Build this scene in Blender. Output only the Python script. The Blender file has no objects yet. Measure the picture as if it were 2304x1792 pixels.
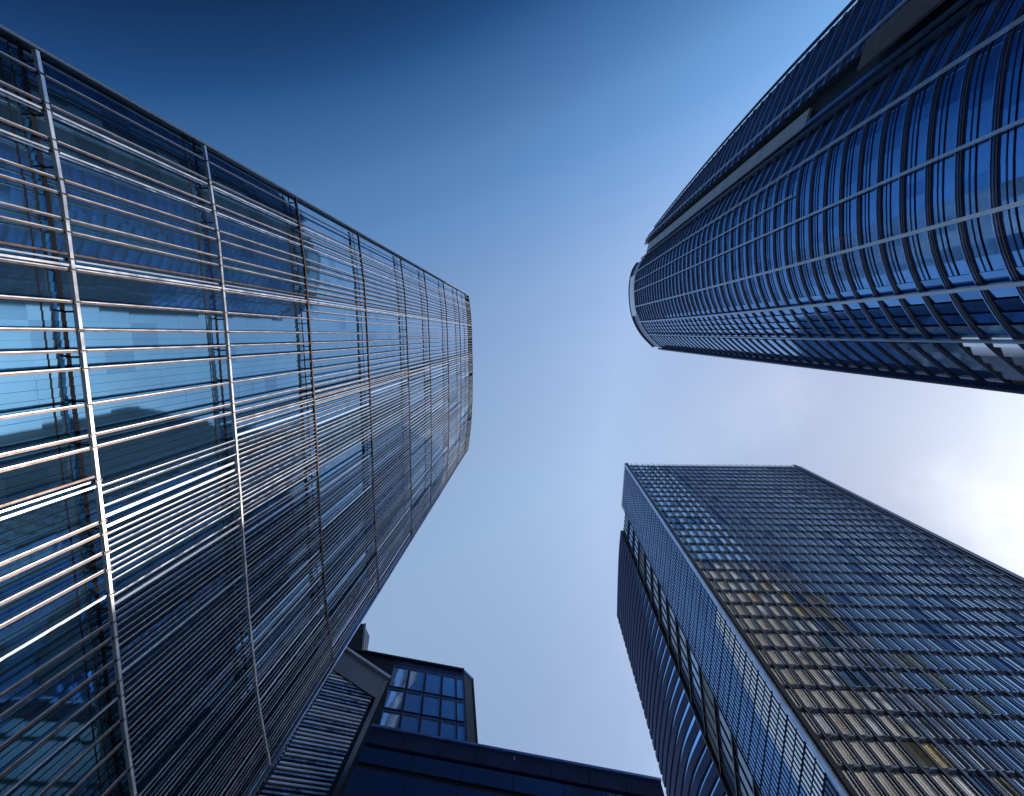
import bpy, math, random
from mathutils import Vector, Matrix
random.seed(7)
S = bpy.context.scene
R = math.radians

# ------------------------------------------------------------------ camera
cd = bpy.data.cameras.new("camera")
cam = bpy.data.objects.new("camera", cd)
S.collection.objects.link(cam)
cd.sensor_width = 36.0
cd.lens = 36.0 * 500 / 1024
cd.clip_start = 0.1
cd.clip_end = 8000
cam.matrix_world = Matrix((
    (0.9985, -0.0033, 0.0539, 0),
    (0.0033, -0.9923, -0.1235, 0),
    (0.0539, 0.1235, -0.9909, 1.6),
    (0, 0, 0, 1)))
S.camera = cam
CZ = 1.6                                   # eye height

# ------------------------------------------------------------------ sun and sky
SUN_AZ = R(14)                             # from +X towards +Y
SUN_EL = R(35)
sv = Vector((math.cos(SUN_EL) * math.cos(SUN_AZ), math.cos(SUN_EL) * math.sin(SUN_AZ), math.sin(SUN_EL)))
sd = bpy.data.lights.new("sun", 'SUN')
sd.energy = 2.9
sd.angle = R(0.5)
sd.color = (1.0, 0.9, 0.78)
sun = bpy.data.objects.new("sun", sd)
sun.rotation_euler = sv.to_track_quat('Z', 'Y').to_euler()
S.collection.objects.link(sun)

w = bpy.data.worlds.new("World")
S.world = w
w.use_nodes = True
nt = w.node_tree
nt.nodes.clear()
N = nt.nodes.new
L = nt.links.new
out = N('ShaderNodeOutputWorld')
bg = N('ShaderNodeBackground')
bg.inputs['Strength'].default_value = 0.15
sky = N('ShaderNodeTexSky')
sky.sky_type = 'NISHITA'
sky.sun_disc = False
sky.sun_elevation = SUN_EL
sky.sun_rotation = R(90) - SUN_AZ
sky.air_density = 1.0
sky.dust_density = 1.0
sky.ozone_density = 2.0
# deeper blue away from the sun, pale and hazy towards it
tc = N('ShaderNodeTexCoord')
dp = N('ShaderNodeVectorMath'); dp.operation = 'DOT_PRODUCT'
dp.inputs[1].default_value = (.3, .954, 0)
L(tc.outputs['Generated'], dp.inputs[0])
mr = N('ShaderNodeMapRange')
mr.inputs[1].default_value = -1; mr.inputs[2].default_value = 1
L(dp.outputs['Value'], mr.inputs[0])
cr = N('ShaderNodeValToRGB')
cr.color_ramp.interpolation = 'CARDINAL'
stops = [(-1, (.10, .24, .45)), (-.59, (.11, .28, .53)), (-.487, (.40, .90, 1.30)), (-.37, (1.2, 1.85, 2.15)), (-.27, (1.85, 2.5, 2.7)), (-.13, (2.95, 3.1, 3.0)),
         (0, (3.6, 3.4, 3.15)), (.15, (3.9, 3.6, 3.1)), (.36, (4.0, 3.6, 3.0)), (.6, (3.1, 2.75, 2.4)), (1, (2.4, 2.2, 2.0))]
e = cr.color_ramp.elements
while len(e) < len(stops):
    e.new(0.5)
for k, (t, c) in enumerate(stops):
    e[k].position = (t + 1) / 2
for k, (t, c) in enumerate(stops):
    e[k].color = (c[0] / 4, c[1] / 4, c[2] / 4, 1)
L(mr.outputs[0], cr.inputs[0])
mu = N('ShaderNodeVectorMath'); mu.operation = 'MULTIPLY'
L(sky.outputs[0], mu.inputs[0]); L(cr.outputs[0], mu.inputs[1])
# the aureole of the sun, kept softer than a clear sky's
sg_ = N('ShaderNodeVectorMath'); sg_.operation = 'DOT_PRODUCT'; sg_.inputs[1].default_value = tuple(sv)
L(tc.outputs['Generated'], sg_.inputs[0])
sh_ = N('ShaderNodeMapRange')
sh_.data_type = 'FLOAT_VECTOR'
sh_.inputs[7].default_value = (.70, .70, .70); sh_.inputs[8].default_value = (1, 1, 1)
sh_.inputs[9].default_value = (1, 1, 1); sh_.inputs[10].default_value = (.21, .27, .37)
L(sg_.outputs['Value'], sh_.inputs[6])
m2 = N('ShaderNodeVectorMath'); m2.operation = 'MULTIPLY'
L(mu.outputs[0], m2.inputs[0]); L(sh_.outputs[1], m2.inputs[1])
# thin veil of cloud low in the sunny quarter
cn = N('ShaderNodeTexNoise'); cn.inputs['Scale'].default_value = 2.6; cn.inputs['Detail'].default_value = 5; cn.inputs['Roughness'].default_value = .5
L(tc.outputs['Generated'], cn.inputs['Vector'])
cm = N('ShaderNodeMapRange'); cm.interpolation_type = 'SMOOTHSTEP'
cm.inputs[1].default_value = .44; cm.inputs[2].default_value = .62; cm.inputs[3].default_value = 0.0; cm.inputs[4].default_value = 1
L(cn.outputs[0], cm.inputs[0])
cg = N('ShaderNodeVectorMath'); cg.operation = 'DOT_PRODUCT'; cg.inputs[1].default_value = (.8, .5, .33)
L(tc.outputs['Generated'], cg.inputs[0])
ch = N('ShaderNodeMapRange'); ch.interpolation_type = 'SMOOTHSTEP'
ch.inputs[1].default_value = .55; ch.inputs[2].default_value = .95
L(cg.outputs['Value'], ch.inputs[0])
cx = N('ShaderNodeMath'); cx.operation = 'MULTIPLY'
L(cm.outputs[0], cx.inputs[0]); L(ch.outputs[0], cx.inputs[1])
va = N('ShaderNodeVectorMath'); va.operation = 'SCALE'
va.inputs[0].default_value = (.8, .78, .72)
L(cx.outputs[0], va.inputs['Scale'])
vb = N('ShaderNodeVectorMath'); vb.operation = 'ADD'
L(m2.outputs[0], vb.inputs[0]); L(va.outputs[0], vb.inputs[1])
vs = N('ShaderNodeVectorMath'); vs.operation = 'SCALE'; vs.inputs['Scale'].default_value = 4 / 1.5
L(vb.outputs[0], vs.inputs[0])
L(vs.outputs[0], bg.inputs['Color'])
L(bg.outputs[0], out.inputs[0])

S.view_settings.view_transform = 'Standard'
S.view_settings.look = 'None'
S.view_settings.exposure = 0.0
S.view_settings.gamma = 1.0
S.render.resolution_x = 1024
S.render.resolution_y = 796


# ------------------------------------------------------------------ materials
def mat(name, col, rough=0.5, metal=0.0, spec=0.5, var=0.0, scale=0.3, rvar=0.0, bump=0.0, bscale=2.0, stretch=(1, 1, 1)):
    m = bpy.data.materials.new(name)
    m.use_nodes = True
    t = m.node_tree
    b = t.nodes['Principled BSDF']
    b.inputs['Base Color'].default_value = (*col, 1)
    b.inputs['Roughness'].default_value = rough
    b.inputs['Metallic'].default_value = metal
    b.inputs['Specular IOR Level'].default_value = spec
    geo = t.nodes.new('ShaderNodeNewGeometry')
    mp = t.nodes.new('ShaderNodeMapping')
    mp.inputs['Scale'].default_value = stretch
    t.links.new(geo.outputs['Position'], mp.inputs[0])
    if var or rvar:
        n = t.nodes.new('ShaderNodeTexNoise')
        n.inputs['Scale'].default_value = scale
        n.inputs['Detail'].default_value = 5
        t.links.new(mp.outputs[0], n.inputs['Vector'])
        if var:
            r = t.nodes.new('ShaderNodeMapRange')
            r.inputs[1].default_value = 0.3
            r.inputs[2].default_value = 0.7
            r.inputs[3].default_value = 1 - var
            r.inputs[4].default_value = 1 + var
            t.links.new(n.outputs[0], r.inputs[0])
            h = t.nodes.new('ShaderNodeVectorMath')
            h.operation = 'SCALE'
            h.inputs[0].default_value = col
            t.links.new(r.outputs[0], h.inputs['Scale'])
            t.links.new(h.outputs[0], b.inputs['Base Color'])
        if rvar:
            r = t.nodes.new('ShaderNodeMapRange')
            r.inputs[1].default_value = 0.3
            r.inputs[2].default_value = 0.7
            r.inputs[3].default_value = max(0, rough - rvar)
            r.inputs[4].default_value = rough + rvar
            t.links.new(n.outputs[0], r.inputs[0])
            t.links.new(r.outputs[0], b.inputs['Roughness'])
    if bump:
        n2 = t.nodes.new('ShaderNodeTexNoise')
        n2.inputs['Scale'].default_value = bscale
        n2.inputs['Detail'].default_value = 1
        t.links.new(mp.outputs[0], n2.inputs['Vector'])
        bp = t.nodes.new('ShaderNodeBump')
        bp.inputs['Strength'].default_value = 1.0
        bp.inputs['Distance'].default_value = bump
        t.links.new(n2.outputs[0], bp.inputs['Height'])
        t.links.new(bp.outputs[0], b.inputs['Normal'])
    return m


GL = mat('coated_glass_clear', (0.16, 0.37, 0.56), 0.04, 0.9, bump=0.0015, bscale=0.5, var=.06, scale=.4)
GLD = mat('coated_glass_deep', (0.12, 0.29, 0.46), 0.05, 0.9, bump=0.002, bscale=0.5)
GR = mat('blue_glass', (0.15, 0.35, 0.66), 0.07, 0.9, bump=0.005, bscale=0.35, var=.12, scale=.25)
GRD = mat('blue_glass_dark', (0.10, 0.26, 0.52), 0.09, 0.9, bump=0.005, bscale=0.35)
GOLD = mat('gold_shimmer_pane', (0.85, 0.72, 0.42), 0.2, 0.85, var=.3, scale=.9)  # pane colour imitating a golden reflected shimmer
SPB = mat('blue_spandrel', (0.075, 0.13, 0.30), 0.25, 0.8, var=.25, scale=.4)
DEEP = mat('deep_navy_rib', (0.02, 0.032, 0.10), 0.65, 0.0, spec=0.15, var=.2)
GT = mat('tower_glass', (0.78, 0.88, 1.0), 0.06, 0.9, bump=0.006, bscale=0.4, var=.15, scale=.3)
GN = mat('window_glass', (0.5, 0.75, 1.0), 0.05, 0.85, bump=0.006, bscale=0.5)
PALE = mat('pale_reflection_pane', (0.95, 0.94, 0.92), 0.12, 0.85, bump=0.004, bscale=0.5, var=.12, scale=.6)  # near-white panes that colour in bright reflections
GP = mat('dark_panel_glass', (0.07, 0.13, 0.22), 0.12, 0.8, bump=0.006, bscale=0.4)
BRONZE = mat('bronze_bar', (0.12, 0.08, 0.07), 0.4, 0.5, var=0.25, scale=1.5, rvar=.1)
STEEL = mat('pale_steel', (0.66, 0.69, 0.76), 0.34, 0.5, var=0.12, scale=0.8, rvar=.1)
BLADE = mat('louvre_metal', (0.34, 0.40, 0.52), 0.28, 0.9, var=0.3, scale=0.9, rvar=.12)
BLADED = mat('louvre_dark', (0.035, 0.04, 0.06), 0.35, 0.4)
BLADEB = mat('louvre_bright', (0.8, 0.86, 0.95), 0.25, 0.6, var=0.12, scale=0.9)
DARK = mat('dark_frame', (0.018, 0.020, 0.028), 0.4, 0.0, var=0.3, scale=.6)
GW = mat('wing_glass', (0.25, 0.5, 0.85), 0.1, 0.9)
SLAB = mat('matt_slab_edge', (0.02, 0.022, 0.03), 0.95, 0.0, spec=0.05, var=.2)
NAVY = mat('navy_spandrel', (0.045, 0.06, 0.15), 0.28, 0.5, var=0.25, scale=.5)
BROWN = mat('brown_band', (0.11, 0.08, 0.07), 0.5, 0.1, var=0.2, scale=.8)
LINE = mat('rail_blue_grey', (0.42, 0.50, 0.62), 0.35, 0.35, var=.08)
FRAME = mat('frame_grey', (0.13, 0.15, 0.19), 0.4, 0.4, var=.15)
GREY = mat('grey_cladding', (0.36, 0.35, 0.37), 0.45, 0.2, var=.1)
FIN = mat('fin_dark', (0.05, 0.06, 0.10), 0.32, 0.5, var=.3, scale=.7)
FINB = mat('fin_blue', (0.22, 0.34, 0.58), 0.3, 0.8, var=.2, scale=.7)
TRIM = mat('corner_trim_blue', (0.30, 0.42, 0.62), 0.25, 0.7, var=.2, scale=.5)
CREAM = mat('cream_cladding_glint', (0.8, 0.76, 0.7), 0.5, 0.0, var=.12, scale=.7)  # end cladding, and streaks imitating glints on the low block
OCHRE = mat('ochre_cladding_glow', (0.42, 0.34, 0.17), 0.5, 0.0, var=.2, scale=.7)  # end cladding, and panes tinted as reflected glow
WHITE = mat('white_crown', (0.75, 0.8, 0.85), 0.4, 0.0, var=.05)
PAVE = mat('paving', (0.22, 0.22, 0.23), 0.8, 0.0, var=.2, scale=.2)
ROOF = mat('roof_felt', (0.08, 0.08, 0.09), 0.9)


# ------------------------------------------------------------------ mesh helpers
class MB:
    def __init__(s):
        s.v = []; s.f = []; s.m = []; s.mats = []

    def mi(s, m):
        if m not in s.mats:
            s.mats.append(m)
        return s.mats.index(m)

    def quad(s, a, b, c, d, m):
        i = len(s.v)
        s.v += [tuple(a), tuple(b), tuple(c), tuple(d)]
        s.f.append((i, i + 1, i + 2, i + 3)); s.m.append(s.mi(m))

    def poly(s, pts, m):
        i = len(s.v)
        s.v += [tuple(p) for p in pts]
        s.f.append(tuple(range(i, i + len(pts)))); s.m.append(s.mi(m))

    def hexa(s, p, m):
        """8 corners: bottom 0-3 (ccw), top 4-7"""
        i = len(s.v)
        s.v += [tuple(q) for q in p]
        k = s.mi(m)
        for f in ((3, 2, 1, 0), (4, 5, 6, 7), (0, 1, 5, 4), (1, 2, 6, 5), (2, 3, 7, 6), (3, 0, 4, 7)):
            s.f.append(tuple(i + q for q in f)); s.m.append(k)

    def beam(s, a, b, u, n, wu, wn, m):
        """bar from a to b, section wu along u and wn along n"""
        a = Vector(a); b = Vector(b); u = Vector(u).normalized() * wu / 2; n = Vector(n).normalized() * wn / 2
        s.hexa([a - u - n, a + u - n, a + u + n, a - u + n, b - u - n, b + u - n, b + u + n, b - u + n], m)

    def tube(s, a, b, r, m, k=6):
        a = Vector(a); b = Vector(b); d = (b - a).normalized()
        x = d.orthogonal().normalized(); y = d.cross(x)
        i = len(s.v)
        for e in (a, b):
            for j in range(k):
                t = 2 * math.pi * j / k
                s.v.append(tuple(e + (x * math.cos(t) + y * math.sin(t)) * r))
        q = s.mi(m)
        for j in range(k):
            s.f.append((i + j, i + (j + 1) % k, i + k + (j + 1) % k, i + k + j)); s.m.append(q)
        s.f.append(tuple(i + j for j in reversed(range(k)))); s.m.append(q)
        s.f.append(tuple(i + k + j for j in range(k))); s.m.append(q)

    def build(s, name, parent=None, label=None):
        me = bpy.data.meshes.new(name)
        me.from_pydata(s.v, [], s.f)
        for m in s.mats:
            me.materials.append(m)
        me.polygons.foreach_set('material_index', s.m)
        me.update()
        o = bpy.data.objects.new(name, me)
        S.collection.objects.link(o)
        if parent:
            o.parent = parent
            o.matrix_parent_inverse = Matrix.Translation(-parent.location)
        if label:
            o['label'] = label
        return o


def thing(name, label, cat, loc=(0, 0, 0), group=None):
    o = bpy.data.objects.new(name, None)
    o.location = loc
    S.collection.objects.link(o)
    o['label'] = label; o['category'] = cat
    if group:
        o['group'] = group
    return o


def lerp(a, b, t):
    return a + (b - a) * t


def resample(pts, step):
    """Catmull-Rom through pts, then even steps"""
    P = [Vector((p[0], p[1])) for p in pts]
    P = [P[0] * 2 - P[1]] + P + [P[-1] * 2 - P[-2]]
    fine = []
    for i in range(1, len(P) - 2):
        for j in range(24):
            t = j / 24
            a, b, c, d = P[i - 1], P[i], P[i + 1], P[i + 2]
            fine.append(0.5 * ((2 * b) + (c - a) * t + (2 * a - 5 * b + 4 * c - d) * t * t + (3 * b - a - 3 * c + d) * t ** 3))
    fine.append(P[-2])
    Ls = [0]
    for i in range(1, len(fine)):
        Ls.append(Ls[-1] + (fine[i] - fine[i - 1]).length)
    n = max(1, round(Ls[-1] / step))
    o = []
    j = 0
    for k in range(n + 1):
        t = Ls[-1] * k / n
        while j < len(Ls) - 2 and Ls[j + 1] < t:
            j += 1
        o.append(fine[j].lerp(fine[j + 1], (t - Ls[j]) / max(1e-9, Ls[j + 1] - Ls[j])))
    return o


def offs(pts, d):
    """offset a plan polyline to the side that faces the camera foot (origin)"""
    o = []
    for i, p in enumerate(pts):
        t = (pts[min(i + 1, len(pts) - 1)] - pts[max(i - 1, 0)]).normalized()
        n = Vector((-t.y, t.x))
        if n.dot(-p) < 0:
            n = -n
        o.append(p + n * d)
    return o


def band(mb, p0, p1, z0, z1, d0, d1, m, ends=True):
    """solid strip along plan line p0 (at z0) .. p1 (at z1) between offsets d0 (inner) and d1 (outer)"""
    a0, a1 = offs(p0, d0), offs(p0, d1)
    b0, b1 = offs(p1, d0), offs(p1, d1)
    k = mb.mi(m)
    i = len(mb.v)
    n = len(p0)
    for j in range(n):
        mb.v += [(a0[j].x, a0[j].y, z0), (a1[j].x, a1[j].y, z0), (b1[j].x, b1[j].y, z1), (b0[j].x, b0[j].y, z1)]
    for j in range(n - 1):
        q = i + 4 * j
        for e in range(4):
            mb.f.append((q + e, q + (e + 1) % 4, q + 4 + (e + 1) % 4, q + 4 + e)); mb.m.append(k)
    if ends:
        mb.f.append((i, i + 3, i + 2, i + 1)); mb.m.append(k)
        q = i + 4 * (n - 1)
        mb.f.append((q, q + 1, q + 2, q + 3)); mb.m.append(k)


def prism(mb, poly0, poly1, z0, z1, m, mt=None):
    n = len(poly0)
    for i in range(n):
        a, b = poly0[i], poly0[(i + 1) % n]
        c, d = poly1[(i + 1) % n], poly1[i]
        mb.quad((a[0], a[1], z0), (b[0], b[1], z0), (c[0], c[1], z1), (d[0], d[1], z1), m)
    mb.poly([(p[0], p[1], z1) for p in poly1], mt or m)


# ------------------------------------------------------------------ ground
g = MB()
g.quad((-2500, -2500, 0), (2500, -2500, 0), (2500, 2500, 0), (-2500, 2500, 0), PAVE)
go = g.build('ground')
go['kind'] = 'structure'


# ================================================================== LEFT TOWER (screen of bars over glass)
def left_x(sg, h):
    """plan distance of the bar screen at direction sg (= y / |x|), height h above the eye, in units of 30 m"""
    t = max(0, min(1, (h - 50) / 150))
    ks = [(-.60, 1.035, 1.045), (-.556, 1.028, 1.04), (-.3, 1.006, 1.01), (0, 1, 1), (.5, .996, .995), (.95, .997, 1.005),
          (1.3, .985, 1.03), (1.62, .955, 1.085)]
    for (s0, a0, b0), (s1, a1, b1) in zip(ks, ks[1:]):
        if sg <= s1:
            k = (sg - s0) / (s1 - s0)
            return 30 * lerp(lerp(a0, a1, k), lerp(b0, b1, k), t)
    return 30 * lerp(.955, 1.085, t)


SG0, SG1 = -.565, 1.585


def LP(sg, h, d=0.0):
    x = left_x(sg, h)
    return Vector((-x - d, sg * x, h + CZ))


def lt(name, **k):
    return name


T1 = thing('glass_tower', 'tall glass tower on the left wrapped in a screen of bronze and steel bars', 'tower', (-32, 12, 0))
rings = [9.5, 21.5, 31.4, 46.9, 64.4, 86.5, 113, 136, 163.5, 190, 212, 223]
NSEG = 40
SGS = [SG0 + (SG1 - SG0) * i / NSEG for i in range(NSEG + 1)]
GAP = 0.8                                     # screen stands this far in front of the glass
# ring beams
for i, h in enumerate(rings):
    mb = MB()
    sz = 0.30 if h < 150 else 0.34
    for a, b in zip(SGS, SGS[1:]):
        pa, pb = LP(a, h), LP(b, h)
        m = STEEL if h < 60 else BRONZE
        mb.beam(pa, pb, (0, 0, 1), (1, 0, 0), sz * .8, sz, m)
    mb.build('ring_beam', T1)
# brackets tying each ring back to the glass
for i, h in enumerate(rings[1:5]):
    for k in range(0, 22):
        mb = MB()
        sg = SG0 + .02 + k * .098
        mb.beam(LP(sg, h - .05, .1), LP(sg, h - .05, GAP), (0, 1, 0), (0, 0, 1), .12, .2, DARK)
        mb.build('bracket', T1)
# individually placed bars
bars = [(-.523, 0), (-.469, 0), (-.457, 1), (-.401, 0), (-.382, 1), (-.326, 0), (-.297, 0), (-.246, 0), (-.22, 0), (-.164, 2), (-.142, 0),
        (-.074, 0), (-.014, 0), (.031, 0), (.07, 0), (.15, 0), (.219, 0), (.247, 0), (.323, 2), (.42, 0), (.448, 0), (.493, 0), (.535, 0),
        (.594, 1), (.663, 0), (.702, 0), (.759, 0), (.812, 0), (.852, 1), (.914, 0), (.971, 0), (1.05, 0), (1.13, 0), (1.21, 0), (1.3, 0), (1.39, 0), (1.48, 0)]
hs = [0] + rings


def bar(mb, sg, h0, h1, wy, wx, m, d=0.0, dy=0.0):
    zs = [h for h in hs if h0 < h < h1]
    zs = [h0] + zs + [h1]
    for a, b in zip(zs, zs[1:]):
        pa, pb = LP(sg, a, d), LP(sg, b, d)
        pa.y += dy; pb.y += dy
        mb.beam(pa, pb, (0, 1, 0), (1, 0, 0), wy, wx, m)


for sg, kind in bars:
    mb = MB()
    top = 223 if sg < .30 else 31.4
    if kind == 0:
        bar(mb, sg, 0, top, .12, .16, BRONZE)
        bar(mb, sg, 0, top, .062, .10, STEEL, .02, -.105)  # pale strip drawn as the highlight along the bar's edge
    elif kind == 1:
        bar(mb, sg, 0, top, .10, .10, STEEL)
        bar(mb, sg, 0, top, .10, .06, BLADE, .12, .16)
    else:
        bar(mb, sg, 0, top, .14, .12, BRONZE, 0, -.35)
        bar(mb, sg, 0, top, .10, .05, BLADEB, .1)
        bar(mb, sg, 0, top, .14, .12, STEEL, 0, .35)
    for h in rings[1:6]:                        # clamps where the bar meets each ring
        if h < top + 1:
            p = LP(sg, h)
            mb.beam(p + Vector((.0, 0, -.26)), p + Vector((.0, 0, .26)), (0, 1, 0), (1, 0, 0), .2, .3, DARK)
    mb.build('vertical_bar', T1)
# extra bars that only start above the fourth ring
for sg, h0 in [(-.43, 64), (-.354, 86), (-.272, 86), (-.195, 64), (-.108, 64), (-.044, 113), (.01, 113), (.11, 64),
               (.185, 64), (.275, 47), (.3, 64)]:
    mb = MB()
    bar(mb, sg, h0, 223, .12, .14, BRONZE)
    bar(mb, sg, h0, 223, .07, .10, STEEL, .02, -.095)  # the lit edge again, modelled as a pale strip
    mb.build('vertical_bar', T1)
# dense louvre screens, one panel per storey
for a, b in zip(rings[2:], rings[3:]):
    mb = MB()
    s0 = .34 if a < 40 else (.285 if a < 60 else .25)
    step = .0165 if a < 60 else (.0195 if a < 110 else .027)
    s = s0
    run = 0
    while s < SG1 - .004:
        r = random.random()
        if r < .05:
            bar(mb, s + .006, lerp(a, b, 0), b, .22, .05, BLADEB, .12)  # wide pale blade stands in for a bright reflected streak
            s += step * .5
        elif r < .10:
            s += step * random.choice((.8, 1.4))
            continue
        else:
            k = 1.0 if a < 110 else 1.5
            bar(mb, s, a, b, random.choice((.08, .11, .15)) * k, random.choice((.16, .24)), random.choice((BLADED, BLADED, BLADED, BRONZE)), .1)
            bar(mb, s, a, b, random.choice((.05, .06, .08)) * k, .08, random.choice((BLADEB, STEEL, STEEL, BLADE)), -.05, -.11 * k)  # bright front strip serves as the louvre's painted highlight
        s += step * random.choice((.9, 1, 1, 1.1))
    mb.build('louvre_screen', T1)
# second, deeper layer of louvres in the same zone
# glass: shingled panes, a glass band per ring storey
for a, b in zip([0] + rings[:-1], rings):
    mb = MB()
    nz = max(1, round((b - a) / 2.4))
    y = SG0 * 31
    yend = SG1 * 30.5
    nm = int((yend - y) / 1.8)                     # window modules, each of three narrow panes
    def X(yy, zz):
        return -left_x(yy / 30.3, zz) - GAP
    for j in range(nm):
        for k in range(nz):
            z0, z1 = a + (b - a) * k / nz, a + (b - a) * (k + 1) / nz
            zm = (z0 + z1) / 2
            turn = math.tan(R(4.6 + random.uniform(-.22, .22)))
            tz = random.uniform(-.004, .004) * (z1 - z0)
            gm = GL if random.random() > .12 else GLD
            last = k == nz - 1                      # slab edge hidden behind a dark band at the top of the storey
            for q in range(3):
                y0 = y + (yend - y) * (j + q / 3) / nm
                y1 = y + (yend - y) * (j + (q + 1) / 3) / nm
                tw = (y1 - y0) * turn * (.6 if zm > 150 else 1) / 2
                xc = X((y0 + y1) / 2, zm)
                zz0, zz1 = z0 + CZ, z1 + CZ
                parts = [(zz0, zz1, gm)]
                if last:
                    h_ = zz1 - zz0
                    parts = [(zz0, zz0 + h_ * .34, gm), (zz0 + h_ * .34, zz0 + h_ * .40, SLAB), (zz0 + h_ * .40, zz0 + h_ * .62, gm), (zz0 + h_ * .62, zz0 + h_ * .66, SLAB),
                             (zz0 + h_ * .66, zz0 + h_ * .86, gm), (zz0 + h_ * .86, zz1, SLAB)]
                for (za, zb, mm) in parts:
                    mb.quad((xc + tw, y0, za), (xc - tw, y1, za), (xc - tw + tz, y1, zb), (xc + tw + tz, y0, zb), mm)
                mb.quad((xc - tw, y1, zz0), (xc + tw, y1, zz0), (xc + tw, y1, zz1), (xc - tw, y1, zz1), SLAB)
    mb.build('glass_band', T1)
# corner posts, parapet and body
mb = MB()
for dd, wd, m in ((.0, .14, GREY), (.35, .3, FIN), (.75, .5, DARK)):
    for a, b in zip([0] + rings[:-1], rings):
        mb.beam(LP(SG0 - .008, a, dd), LP(SG0 - .008, b, dd), (0, 1, 0), (1, 0, 0), .15 if m is GREY else .2, wd, m)
mb.build('corner_post', T1)
mb = MB()
for a, b in zip([0] + rings[:-1], rings):
    mb.beam(LP(SG1 + .006, a, .4), LP(SG1 + .006, b, .4), (0, 1, 0), (1, 0, 0), .3, 1.3, TRIM)
mb.build('corner_post', T1)
mb = MB()
for a, b in zip(SGS, SGS[1:]):
    mb.beam(LP(a, 223.5, .6), LP(b, 223.5, .6), (0, 0, 1), (1, 0, 0), .7, 1.3, BROWN)
mb.build('parapet', T1)
mb = MB()
for a, b in zip([0] + rings[:-1], rings):
    def foot(h):
        pts = [LP(s, h, GAP + .45) for s in SGS[::5]]
        return [(p.x, p.y) for p in pts] + [(-58, pts[-1].y), (-58, pts[0].y)]
    prism(mb, foot(a), foot(b), a + (CZ if a else 0), b + CZ, DARK, ROOF)
mb.build('body', T1)

# ================================================================== RIGHT TOWER (curved, blue ribbon windows)
T2 = thing('glass_tower', 'curved blue glass tower with pale vertical rails and a dark recessed strip', 'tower', (60, -20, 0))
D2 = 41.0
low = [(1.0, -.27), (1.057, -.127), (1.165, .014), (1.33, .134)]
mid = [(1.014, -.703), (.985, -.606), (.981, -.454), (1.0, -.27)]
lowp = [(1.06, -.79), (1.02, -.70), (.985, -.606), (.981, -.454), (1.0, -.27), (1.057, -.127), (1.165, .014), (1.33, .143)]
def sc(p, k=D2):
    return [(a * k, b * k) for a, b in p]
MAINP = resample(sc(lowp), 1.5)
TOPP = resample(sc([(1.03, -.76), (.985, -.69), (.96, -.58), (.955, -.44), (.975, -.27), (1.02, -.13), (1.10, 0.0), (1.22, .125)]), 1.5)
if len(TOPP) != len(MAINP):
    k = len(MAINP) - 1
    TOPP = [TOPP[min(len(TOPP) - 1, int(i * (len(TOPP) - 1) / k))].lerp(TOPP[min(len(TOPP) - 1, int(i * (len(TOPP) - 1) / k) + 1)], (i * (len(TOPP) - 1) / k) % 1) for i in range(k + 1)]
UPL = resample(sc([(1.10, -.962), (1.14, -1.09), (1.205, -1.258)]), 1.5)
UPT = [a.lerp(b, 1) for a, b in zip(UPL, resample([(1.07 * D2, -.94 * D2), (1.10 * D2, -1.0 * D2), (1.16 * D2, -1.06 * D2)], 1.5) + [None] * 20) if b is not None]
_u = resample([(1.07 * D2, -.94 * D2), (1.10 * D2, -1.0 * D2), (1.16 * D2, -1.065 * D2)], .2)
UPT = [_u[int(i * (len(_u) - 1) / (len(UPL) - 1))] for i in range(len(UPL))]
H2 = 224.0
def mainplan(h):
    t = max(0, min(1, (h - 60) / 160)) ** 1.5
    return [a.lerp(b, t) for a, b in zip(MAINP, TOPP)]
def upplan(h):
    t = max(0, min(1, (h - 110) / 108)) ** 1.6
    return [a.lerp(b, t) for a, b in zip(UPL, UPT)]
FL = 3.8
nf = int(H2 / FL)
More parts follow.
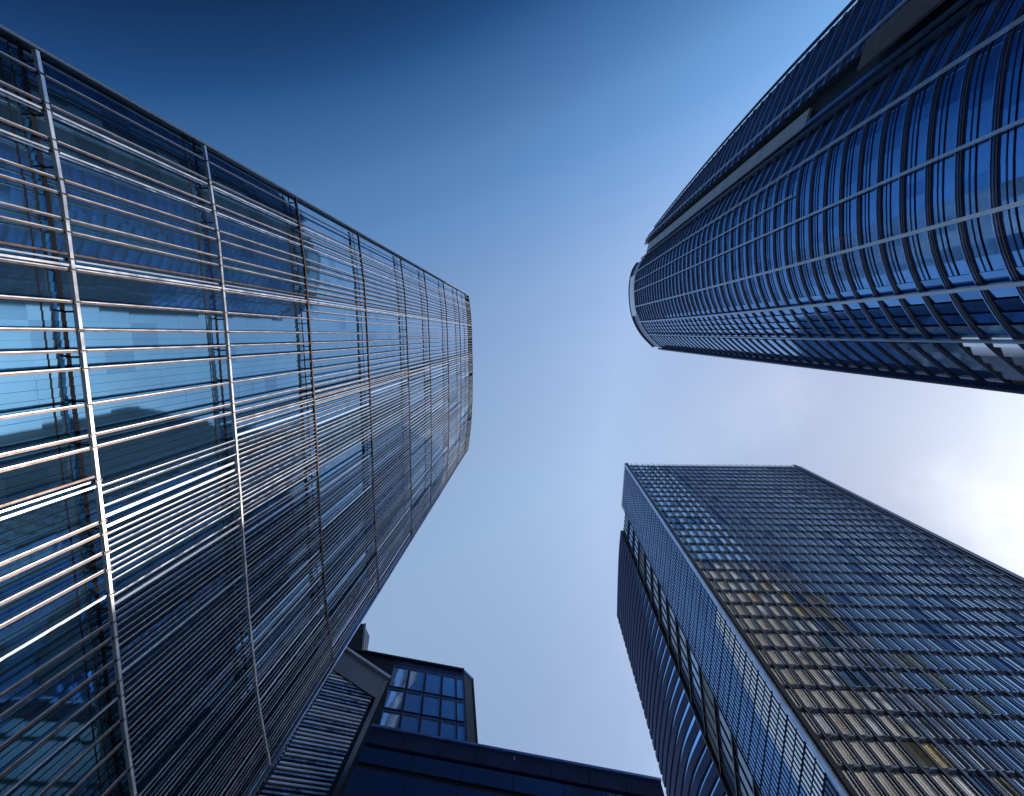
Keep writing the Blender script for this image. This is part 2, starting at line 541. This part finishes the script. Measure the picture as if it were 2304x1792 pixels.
for plan, nm, top in ((mainplan, 'window_band', nf - 3), (upplan, 'window_band', nf - 1)):
    for i in range(top):
        z0 = i * FL
        p0, p1 = plan(z0), plan(z0 + FL)
        mb = MB()
        # panes: one quad per bay with a touch of tilt
        for j in range(len(p0) - 1):
            ti = random.uniform(-.012, .012)
            a, b = p0[j], p0[j + 1]
            n = Vector((-(b - a).y, (b - a).x)).normalized()
            if n.dot(-a) < 0: n = -n
            gm = GR if random.random() > .18 else GRD
            if (a.y + b.y) / (a.x + b.x) > .012 and i < 16 and plan is mainplan: gm = PALE  # panes whitened here to imitate glints near the lower edge
            c, d = p1[j + 1], p1[j]
            zt = 2.95
            sl = (a.y + b.y) / (a.x + b.x)
            tn = (b - a) * 0
            if -.125 < sl < .012: tn = n * (b - a).length * math.tan(R(7)) * .5
            elif sl >= .012 and i < 16: tn = -n * (b - a).length * math.tan(R(14)) * .5
            c = b.lerp(c, zt / FL); d = a.lerp(d, zt / FL)
            a = a + tn; d = d + tn; b = b - tn; c = c - tn
            mb.quad((a.x, a.y, z0 + CZ), (b.x, b.y, z0 + CZ), (c.x + n.x * ti, c.y + n.y * ti, z0 + zt + CZ), (d.x + n.x * ti, d.y + n.y * ti, z0 + zt + CZ), gm)
        mb.build('window_band', T2)
        mb = MB()
        q0 = [a.lerp(b, 2.95 / FL) for a, b in zip(p0, p1)]
        q1 = [a.lerp(b, 1.0) for a, b in zip(p0, p1)]
        band(mb, q0, q1, z0 + 2.95 + CZ, z0 + FL + CZ, -.3, .10, SPB)
        band(mb, q0, q0, z0 + 3.02 + CZ, z0 + 3.12 + CZ, .10, .18, BROWN)
        pc = [a for a in p0 if a.y / a.x < -.125]   # the curved end bays have no mid transoms
        band(mb, pc, pc, z0 + 1.5 + CZ, z0 + 1.58 + CZ, .02, .09, DEEP)
        band(mb, pc, pc, z0 + 2.2 + CZ, z0 + 2.25 + CZ, .02, .08, NAVY)
        band(mb, q0, q0, z0 + 3.30 + CZ, z0 + 3.42 + CZ, .10, .16, FIN)
        band(mb, q0, q0, z0 + 3.66 + CZ, z0 + 3.80 + CZ, .10, .18, FINB)
        mb.build('spandrel', T2)
# vertical rails
def rail(plan, t, h0, h1, wd, dp, m, name='rail'):
    mb = MB()
    hh = h0
    pts = []
    while hh <= h1 + .01:
        p = plan(hh)
        k = t * (len(p) - 1)
        j = min(int(k), len(p) - 2)
        q = p[j].lerp(p[j + 1], k - j)
        tt = (p[j + 1] - p[j]).normalized()
        n = Vector((-tt.y, tt.x))
        if n.dot(-q) < 0: n = -n
        pts.append((q + n * (.3 + dp / 2), tt, n, hh)); hh += (h1 - h0) / 16
    for (a, t0, n0, ha), (b, t1, n1, hb) in zip(pts, pts[1:]):
        mb.beam((a.x, a.y, ha + CZ), (b.x, b.y, hb + CZ), (t0.x, t0.y, 0), (n0.x, n0.y, 0), wd, dp, m)
    mb.build(name, T2)
def t_at(sl):
    """fraction along the main plan whose direction y/x is sl"""
    for j, (a, b) in enumerate(zip(MAINP, MAINP[1:])):
        sa, sb = a.y / a.x, b.y / b.x
        if sa <= sl <= sb:
            return (j + (sl - sa) / (sb - sa)) / (len(MAINP) - 1)
    return 0 if sl < MAINP[0].y / MAINP[0].x else 1
for sl, wd, h0 in ((-.64, .30, 0), (-.54, .2, 84), (-.435, .30, 0), (-.27, .42, 0), (-.109, .42, 0), (.009, .3, 0)):
    rail(mainplan, t_at(sl), h0, 213, wd, .3, LINE)
rail(upplan, .12, 0, 215, .3, .3, LINE)
rail(upplan, 1.0, 0, 216, .3, .5, FIN, 'edge_post')
# dark ledge down the lower edge
rail(mainplan, 1.0, 0, 213, .8, .5, BLADED, 'edge_post')
rail(mainplan, .985, 0, 205, .3, .8, DEEP, 'edge_post')
rail(mainplan, 0.0, 0, 214, .9, .3, DARK, 'edge_post')
# recessed strip between the two curved wings, with a brown/grey infill
mb = MB()
zz = 0
while zz < H2 - 8:
    z1 = zz + FL
    def rp(h):
        a = mainplan(h)[0]; b = upplan(h)[0]
        return a, b
    (a0, b0), (a1, b1) = rp(zz), rp(z1)
    back = Vector((1.5, -.6))
    mb.quad((a0.x + back.x, a0.y, zz + CZ), (b0.x + back.x, b0.y, zz + CZ), (b1.x + back.x, b1.y, z1 + CZ), (a1.x + back.x, a1.y, z1 + CZ), DARK)
    mb.quad((a0.x + back.x, a0.y, zz + CZ), (a0.x, a0.y, zz + CZ), (a1.x, a1.y, z1 + CZ), (a1.x + back.x, a1.y, z1 + CZ), DARK)
    mb.quad((b0.x + back.x, b0.y, zz + CZ), (b0.x, b0.y, zz + CZ), (b1.x, b1.y, z1 + CZ), (b1.x + back.x, b1.y, z1 + CZ), DARK)
    zz = z1
mb.build('recess_wall', T2)
def recess_panel(t0, t1, h0, h1, m, name, dep=.6):
    mb = MB()
    n = max(1, int((h1 - h0) / 14))
    for i in range(n):
        ha, hb = lerp(h0, h1, i / n), lerp(h0, h1, (i + 1) / n)
        r = []
        for h in (ha, hb):
            a = mainplan(h)[0]; b = upplan(h)[0]
            r.append((a.lerp(b, t0), a.lerp(b, t1)))
        (p0, q0), (p1, q1) = r
        mb.hexa([(p0.x + dep, p0.y, ha + CZ), (q0.x + dep, q0.y, ha + CZ), (q0.x + dep + .5, q0.y, ha + CZ), (p0.x + dep + .5, p0.y, ha + CZ),
                 (p1.x + dep, p1.y, hb + CZ), (q1.x + dep, q1.y, hb + CZ), (q1.x + dep + .5, q1.y, hb + CZ), (p1.x + dep + .5, p1.y, hb + CZ)], m)
    return mb.build(name, T2)
recess_panel(.36, .78, 92, 212, GREY, 'grey_panel')
recess_panel(.36, .44, 0, 92, FINB, 'thin_panel')
recess_panel(.5, 1.04, 0, 76, BROWN, 'brown_panel', -.9)
recess_panel(.05, .2, 0, 212, FIN, 'dark_pier', .4)
# crown
mb = MB()
p = mainplan(213)
k0, k1 = int(len(p) * .18), int(len(p) * .62)
band(mb, offs(p, -.25), offs(p, -.25), 212 + CZ, H2 + CZ, -.3, .05, NAVY)
band(mb, p, p, H2 + CZ, H2 + 1.0 + CZ, -.5, .35, BROWN)
mb.build('crown', T2)
mb = MB()
band(mb, p[k0:k1], p[k0:k1], 213.4 + CZ, H2 - .6 + CZ, -.1, .15, WHITE)
mb.build('crown_panel', T2)
# lift-off body closing the tower behind the facade
mb = MB()
for ha in range(0, 216, 24):
    hb = ha + 24 if ha < 192 else 222
    def foot2(h):
        m_ = offs(mainplan(h), -.6)[::4]; u_ = offs(upplan(h), -.6)
        e = offs(mainplan(h), -.6)[-1]
        m_ = m_ + [e] if (m_[-1] - e).length > .5 else m_
        pts = list(reversed(m_)) + [mainplan(h)[0] + Vector((2.5, 0)), upplan(h)[0] + Vector((2.5, 0))] + u_[::4] + [u_[-1]]
        return [(q.x, q.y) for q in pts] + [(100, -70), (112, 0)]
    prism(mb, foot2(ha), foot2(hb), ha + (CZ if ha else 0), hb + CZ, DARK, ROOF)
mb.build('body', T2)
# pale cladding on the sunny end of the tower, away from the street
mb = MB()
for k in range(14):
    xa, xb = 57 + k * 3.9, 57 + (k + 1) * 3.9 - .5
    for z in range(0, 212, 8):
        ya, yb = 5.1 - (xa - 55) * .08 + .6, 5.1 - (xb - 55) * .08 + .6
        mb.hexa([(xa, ya - .2, z + 1), (xb, yb - .2, z + 1), (xb, yb, z + 1), (xa, ya, z + 1), (xa, ya - .2, z + 7), (xb, yb - .2, z + 7), (xb, yb, z + 7), (xa, ya, z + 7)], CREAM if (k + z) % 5 else OCHRE)
mb.build('end_cladding', T2)

# ================================================================== LOWER RIGHT TOWER (fins, floors, wing)
T3 = thing('office_tower', 'square blue tower with close fins, cream reflections tinted into its panes and a ribbed side wing', 'tower', (68, 70, 0))
H3 = 200.0
A = Vector((35.2, 52.1)); B = Vector((101.2, 52.1))
NB = 30
bw = (B.x - A.x) / NB
FH = 4.7
nfl = int(H3 / FH)
def cream(j, i):  # pale, gold and ochre panes put a sunlit reflection into the colour
    """pane tint standing in for reflected glow at bay j, floor i, if any"""
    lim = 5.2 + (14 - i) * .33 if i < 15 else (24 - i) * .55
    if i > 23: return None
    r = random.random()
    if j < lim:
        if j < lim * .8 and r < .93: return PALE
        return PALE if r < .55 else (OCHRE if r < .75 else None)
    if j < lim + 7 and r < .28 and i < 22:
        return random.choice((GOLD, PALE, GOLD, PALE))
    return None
for i in range(nfl + 1):
    z0 = i * FH + CZ
    z1 = min(z0 + FH, H3 + CZ)
    if z1 - z0 < .8: continue
    mb = MB()
    for j in range(NB):
        x0 = A.x + j * bw; x1 = x0 + bw
        t = random.uniform(-.012, .012)
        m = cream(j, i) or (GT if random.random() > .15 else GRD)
        mb.quad((x0 + .06, A.y, z0 + .4), (x1 - .06, A.y, z0 + .4), (x1 - .06, A.y + t, z1), (x0 + .06, A.y + t, z1), m)
    mb.build('window_band', T3)
    mb = MB()
    mb.hexa([(A.x, A.y - .16, z0), (B.x, A.y - .16, z0), (B.x, A.y + .4, z0), (A.x, A.y + .4, z0),
             (A.x, A.y - .12, z0 + .5), (B.x, A.y - .12, z0 + .5), (B.x, A.y + .4, z0 + .5), (A.x, A.y + .4, z0 + .5)], FIN)
    mb.hexa([(A.x, A.y - .2, z0 + .62), (B.x, A.y - .2, z0 + .62), (B.x, A.y - .05, z0 + .62), (A.x, A.y - .05, z0 + .62),
             (A.x, A.y - .2, z0 + .74), (B.x, A.y - .2, z0 + .74), (B.x, A.y - .05, z0 + .74), (A.x, A.y - .05, z0 + .74)], LINE)
    for j in range(0, NB):
        x0 = A.x + j * bw
        if random.random() < .75:
            mb.beam((x0 + bw * .3, A.y - .4, z0 + .2), (x0 + bw * .7, A.y - .4, z0 + .2), (0, 1, 0), (0, 0, 1), .2, .12, random.choice((TRIM, FINB, LINE)))
    mb.build('spandrel', T3)
for j in range(NB + 1):
    x = A.x + j * bw
    mb = MB()
    mb.beam((x - .12, A.y - .42, 0), (x - .12, A.y - .42, H3 + CZ + random.uniform(.4, 1.1)), (1, 0, 0), (0, 1, 0), .10, .3, FIN)
    mb.beam((x - .22, A.y - .5, 0), (x - .22, A.y - .5, H3 + CZ), (1, 0, 0), (0, 1, 0), .06, .12, LINE)  # silvery strip added as the fin's highlight
    mb.beam((x + .16, A.y - .24, 0), (x + .16, A.y - .24, H3 + CZ + .3), (1, 0, 0), (0, 1, 0), .10, .28, FINB if j > 6 else FIN)
    mb.build('fin', T3)
    if j < NB:
        mb = MB()
        mb.beam((x + bw * .5, A.y - .3, 0), (x + bw * .5, A.y - .3, H3 + CZ + .2), (1, 0, 0), (0, 1, 0), .06 if j > 6 else .04, .3 if j > 6 else .1, FIN)
        mb.beam((x + bw * .5 - .09, A.y - .2, 0), (x + bw * .5 - .09, A.y - .2, H3 + CZ + .2), (1, 0, 0), (0, 1, 0), .05, .2 if j > 6 else .05, LINE)  # silvery highlight of the mid fin, as a paler strip
        mb.build('fin', T3)
# right edge piers
for k in range(4):
    mb = MB()
    x = B.x + .8 + k * .8
    mb.beam((x, A.y - .3 + k * .25, 0), (x, A.y - .3 + k * .25, H3 + 1 + CZ), (1, 0, 0), (0, 1, 0), .45, .7, FIN if k % 2 == 0 else NAVY)
    mb.build('edge_post', T3)
# corner trim at A
mb = MB()
mb.beam((A.x - .25, A.y - .1, 0), (A.x - .25, A.y - .1, H3 + CZ + .6), (1, 0, 0), (0, 1, 0), .5, .9, TRIM)
mb.beam((A.x + .45, A.y - .62, 0), (A.x + .45, A.y - .62, H3 + CZ + .6), (1, 0, 0), (0, 1, 0), .7, .3, DARK)
mb.build('corner_trim', T3)
# side face from the corner to the recessed strip
A2 = Vector((34.9, 52.8)); G0 = Vector((34.1, 69.2))
sp = [A2.lerp(G0, i / 20) for i in range(21)]
for i in range(nfl + 1):
    z0 = i * FH + CZ; z1 = min(z0 + FH, H3 + CZ)
    if z1 - z0 < .8: continue
    mb = MB()
    for j in range(20):
        a, b = sp[j], sp[j + 1]
        t = random.uniform(-.01, .01)
        mb.quad((a.x, a.y, z0), (b.x, b.y, z0), (b.x + t, b.y, z1), (a.x + t, a.y, z1), PALE if (12 <= i < 20 and j < 8 - abs(i - 14) * .8) else (GP if i < 12 else (GRD if random.random() < .4 else GR)))  # whiter panes near the corner colour in a reflection; lowest floors darker
    band(mb, sp, sp, z0, z0 + .3, -.1, .06, DEEP)
    band(mb, sp, sp, z0 + 2.3, z0 + 2.45, -.1, .05, NAVY)
    mb.build('side_window_band', T3)
for j in range(21):
    p = sp[j]
    mb = MB()
    mb.beam((p.x - .25, p.y, 0), (p.x - .25, p.y, H3 + CZ + .3), (1, 0, 0), (0, 1, 0), .14, .12, DEEP)
    mb.build('side_fin', T3)
# recessed glazed link
W_T = [(33.9, 79.6), (33.4, 88), (33.2, 100), (33.2, 116.6)]
W_B = [(37.4, 89.6), (34.7, 98), (33.5, 108), (33.2, 116.6)]
wt, wb = resample(W_T, 1.0), resample(W_B, 1.0)
nw = 26
def rs(p, n):
    return [p[int(i * (len(p) - 1) / n)].lerp(p[min(len(p) - 1, int(i * (len(p) - 1) / n) + 1)], (i * (len(p) - 1) / n) % 1) for i in range(n + 1)]
wt, wb = rs(wt, nw), rs(wb, nw)
def wing(h):
    t = max(0, min(1, (h - 105) / 90))
    return [a.lerp(b, t) for a, b in zip(wb, wt)]
i = 0
z = 0
while z < H3 - 3:
    z1 = z + 9.4
    z1 = min(z1, H3 - 1)
    mb = MB()
    e0, e1 = wing(z)[0], wing(z1)[0]
    g0 = Vector((G0.x + .5, G0.y))
    n = 6
    m = random.choice((GP, GP, DARK, GP, GRD))
    for k in range(n):
        a, b = g0.lerp(e0, k / n), g0.lerp(e0, (k + 1) / n)
        c, d = g0.lerp(e1, (k + 1) / n), g0.lerp(e1, k / n)
        mb.quad((a.x + .5, a.y, z + CZ), (b.x + .5, b.y, z + CZ), (c.x + .5, c.y, z1 + CZ), (d.x + .5, d.y, z1 + CZ), m)
        mb.beam((a.x + .4, a.y, z + CZ), (d.x + .4, d.y, z1 + CZ), (1, 0, 0), (0, 1, 0), .2, .12, FIN)
    mb.beam((g0.x + .3, g0.y, z + .3 + CZ), (e0.x + .3, e0.y, z + .3 + CZ), (0, 0, 1), (1, 0, 0), .5, .5, DARK)
    mb.build('link_glazing', T3)
    z = z1
mb = MB()
for ha in range(0, 200, 20):
    p, q = wing(ha)[0], wing(ha + 20 if ha < 180 else 199)[0]
    mb.beam((p.x - .05, p.y, ha + CZ), (q.x - .05, q.y, (ha + 20 if ha < 180 else 199) + CZ), (1, 0, 0), (0, 1, 0), .5, .35, BROWN)
mb.build('wing_edge_trim', T3)
# wing: thin blue ribbon windows between dark ribs
WF = 3.9
z = 0
while z < H3 - 2:
    p0, p1 = wing(z), wing(z + WF)
    mb = MB()
    band(mb, p0, p1, z + CZ, z + 1.3 + CZ, -.1, .0, GW, False)
    mb.build('wing_window_band', T3)
    mb = MB()
    q0 = [a.lerp(b, .333) for a, b in zip(p0, p1)]
    band(mb, q0, p1, z + 1.3 + CZ, z + WF + CZ, -.1, .32, DEEP)
    mb.build('wing_rib', T3)
    z += WF
mb = MB()
def foot3(h):
    wv = offs(wing(h), -.35)
    return [(A.x + .5, A.y + .5), (B.x + 4, A.y + .5), (B.x + 4, 118), (34, 117)] + [(q.x, q.y) for q in reversed(wv)] + [(wing(h)[0].x + 1.4, wing(h)[0].y), (G0.x + 1.4, G0.y + .1), (G0.x + .4, G0.y)]
for ha in range(0, 200, 20):
    hb = ha + 20 if ha < 180 else 199.5
    prism(mb, foot3(ha), foot3(hb), ha + (CZ if ha else 0), hb + CZ, DARK, ROOF)
mb.build('body', T3)

# ================================================================== LOUVRED BLOCK beside the left tower
T4 = thing('louvred_block', 'small louvred metal block tucked behind the lower corner of the left tower', 'building', (-29, 54, 0))
P0 = Vector((-36.2, 48.8)); P1 = Vector((-25.2, 56.5))
tv = (P1 - P0).normalized(); nv = Vector((tv.y, -tv.x))
H4 = 75.0
mb = MB()
z = 8.0
i = 0
mbody = MB()
prism(mbody, [P0 - nv * .5, P1 - nv * .5, P1 - nv * 8, P0 - nv * 8], [P0 - nv * .5, P1 - nv * .5, P1 - nv * 8, P0 - nv * 8], 0, H4 + CZ, DARK, ROOF)
mbody.build('body', T4)
def v3(p, z):
    return Vector((p.x, p.y, z + CZ))
slat = MB(); slat2 = MB()
LU = (P1 - P0).length
z = 14
while z < 78:
    u1 = LU - .9
    zr = z
    if zr > 70.4:
        u1 -= (zr - 70.4) / .45
        zr = 70.4
    zl = zr - .45 * u1
    tgt = slat if z > 50 else slat2
    a, b = P0 + nv * .1, P0 + tv * u1 + nv * .1
    tgt.beam(v3(a, zl), v3(b, zr), (0, 0, 1), (nv.x, nv.y, 0), .27, .25, BLADEB if random.random() < .6 else BLADE)
    z += .66
slat.build('louvre_panel', T4); slat2.build('louvre_panel', T4)
mb = MB()
mb.beam(v3(P0 + nv * .1, H4 - 2.4), v3(P1 + nv * .1, H4 - 2.4), (0, 0, 1), (nv.x, nv.y, 0), 4.6, .7, FRAME)
mb.beam(v3(P0 + nv * .3, H4 + .2), v3(P1 + nv * .3 + tv * .4, H4 + .2), (0, 0, 1), (nv.x, nv.y, 0), .5, 1.2, LINE)
mb.build('top_frame', T4)
mb = MB()
mb.beam(v3(P1 + nv * .1, 0), v3(P1 + nv * .1, H4), (tv.x, tv.y, 0), (nv.x, nv.y, 0), .7, .8, FRAME)
mb.build('side_frame', T4)

# ================================================================== WINDOWED BLOCK
T5 = thing('windowed_block', 'dark block with fifteen square blue windows behind the louvred block', 'building', (-28, 74, 0))
H5 = 100.0
Q0 = Vector((-43.5, 68.0)); Q1 = Vector((-16.1, 72.5))
def qx(u, h):
    """point on the front wall; the wall splays a little towards its foot"""
    t = (H5 - h) / 20
    p = Q0.lerp(Q1, u)
    return Vector((p.x + t * lerp(1.6, 3.6, u), p.y, h + CZ))
nq = Vector((Q1.y - Q0.y, -(Q1.x - Q0.x))).normalized()
def qo(u, h, d):
    p = qx(u, h)
    return Vector((p.x + nq.x * d, p.y + nq.y * d, p.z))
us = [.455, .585, .71, .835, .94]
ue = [.565, .69, .815, .925, .985]
hsn = [(97.6, 91.5), (90.8, 85.6), (84.9, 77.2)]
HB = 60
mb = MB()
def wallquad(u0, u1, ht, hb, m, d=0):
    mb.quad(qo(u0, hb, d), qo(u1, hb, d), qo(u1, ht, d), qo(u0, ht, d), m)
wallquad(-.02, us[0], H5, HB, DARK)
wallquad(ue[-1], 1, H5, HB, NAVY)
wallquad(us[0], ue[-1], H5, hsn[0][0], NAVY)
wallquad(us[0], ue[-1], hsn[2][1], HB, GP)
for k in range(2):
    wallquad(us[0], ue[-1], hsn[k][1], hsn[k + 1][0], DARK, -.02)
for (ht, hb) in hsn:
    for k in range(4):
        wallquad(ue[k], us[k + 1], ht, hb, DARK)
# return wall, rounded corner and roof
R1 = Vector((-14.3, 73.6)); R2 = Vector((-19.5, 90))
def rx(p, h, k=3.6):
    t = (H5 - h) / 20
    return Vector((p.x + t * k, p.y, h + CZ))
mb.quad(qx(1, HB), rx(R1, HB), rx(R1, H5 - 1.0), qx(1, H5), DARK)
mb.quad(rx(R1, HB), rx(R2, HB), rx(R2, H5 - 1.0), rx(R1, H5 - 1.0), DARK)
mb.quad(rx(R2, HB), Vector((-43, 92, HB)), Vector((-43, 92, H5 + CZ)), rx(R2, H5 - 1.0), DARK)
mb.quad(Vector((-43, 92, HB)), qo(-.02, HB, 0), qo(-.02, H5, 0), Vector((-43, 92, H5 + CZ)), DARK)
mb.poly([qo(-.02, H5, 0), qx(1, H5), rx(R1, H5 - 1), rx(R2, H5 - 1), Vector((-43, 92, H5 + CZ))], ROOF)
# lower storeys hidden by the block in front
prism(mb, [(-42, 69), (-12, 74), (-14, 92), (-42, 92)], [(-42, 69), (-12, 74), (-14, 92), (-42, 92)], 0, HB, DARK)
mb.build('wall', T5)
mb = MB()
mb.beam(qo(-.02, H5 + .15, .1), qo(1.0, H5 + .15, .1), (0, 0, 1), (nq.x, nq.y, 0), .5, .7, FIN)
mb.beam(qo(1, H5, .1), rx(R1, H5 - 1.0), (0, 0, 1), (1, 0, 0), .5, .5, FINB)
mb.beam(rx(R1, H5 - 1.0), rx(R1, HB), (1, 0, 0), (0, 1, 0), .4, .4, FIN)
mb.build('roof_trim', T5)
for r, (ht, hb) in enumerate(hsn):
    for k in range(5):
        u0, u1 = us[k], ue[k]
        fm = MB()
        cs = [qo(u0, hb, .06), qo(u1, hb, .06), qo(u1, ht, .06), qo(u0, ht, .06)]
        for a, b in zip(cs, cs[1:] + cs[:1]):
            fm.beam(a, b, (b - a).cross(Vector((nq.x, nq.y, 0))), (nq.x, nq.y, 0), .13, .2, FINB)
        win = fm.build('window', T5)
        pm = MB()
        cs = [qo(u0, hb, -.12 + random.uniform(-.04, .04)), qo(u1, hb, -.12), qo(u1, ht, -.12 + random.uniform(-.04, .04)), qo(u0, ht, -.12)]
        pm.poly(cs, GN)
        po = pm.build('pane', win)
# rooftop stair head
mb = MB()
sh = [(-46, 68.0), (-41.6, 68.3), (-40.4, 71.5), (-46, 73)]
prism(mb, [(-44, 68.0), (-38.6, 68.4), (-37.8, 71), (-44, 73)], sh, H5 + CZ, 110 + CZ, DARK, ROOF)
mb.beam((-38.4, 68.5, H5 + CZ), (-41.4, 68.4, 110 + CZ), (1, 0, 0), (0, 1, 0), .5, .5, LINE)
mb.build('stair_head', T5)

# ================================================================== LOW PANELLED BLOCK in front
T6 = thing('panelled_block', 'low dark navy block clad in large glossy panels below the windowed block', 'building', (-3, 58, 0))
H6 = 60.0
E0 = Vector((-22.4, 52.3)); E1 = Vector((16.2, 58.6))
te = (E1 - E0).normalized(); ne = Vector((te.y, -te.x))
mb = MB()
prism(mb, [E0 - ne * .3, E1 - ne * .3, E1 - ne * 9 , E0 - ne * 9], [E0 - ne * .3, E1 - ne * .3, E1 - ne * 9, E0 - ne * 9], 0, H6 - .3 + CZ, DARK, ROOF)
mb.build('body', T6)
Ln = (E1 - E0).length
rows = [(60.0, 57.6, DEEP, 5.2), (57.2, 54.9, GP, 6.5), (54.1, 48.6, GP, 6.5), (47.8, 42.5, GP, 6.5), (41.9, 36.5, GP, 6.5)]
for r, (ht, hb, m, pw) in enumerate(rows):
    n = round(Ln / pw)
    for k in range(n):
        a = E0.lerp(E1, k / n) + te * .03; b = E0.lerp(E1, (k + 1) / n) - te * .03
        mb = MB()
        j1, j2 = random.uniform(-.015, .015), random.uniform(-.015, .015)
        f = .18 if r == 0 else 0
        o0, o1 = ne * (f), ne * (f)
        mb.hexa([v3(a + o0, hb), v3(b + o1 + ne * j1, hb), v3(b - ne * .2, hb), v3(a - ne * .2, hb),
                 v3(a + o0 + ne * j2, ht), v3(b + o1, ht), v3(b - ne * .2, ht), v3(a - ne * .2, ht)], m)
        mb.build('facade_panel', T6)
mb = MB()
for u in (.09, .155, .17, .30, .335, .47, .60):  # pale strips drawn in place of faint reflected lights
    p = E0.lerp(E1, u) + ne * .06
    m_ = MB()
    m_.beam(v3(p, 47.3), v3(p, 44.6), (te.x, te.y, 0), (ne.x, ne.y, 0), .12, .1, CREAM)
    m_.build('light_streak', T6)
mb.beam(v3(E0 + ne * .2, 60.2), v3(E1 + ne * .2, 60.2), (0, 0, 1), (ne.x, ne.y, 0), .35, .6, FINB)
mb.build('parapet', T6)
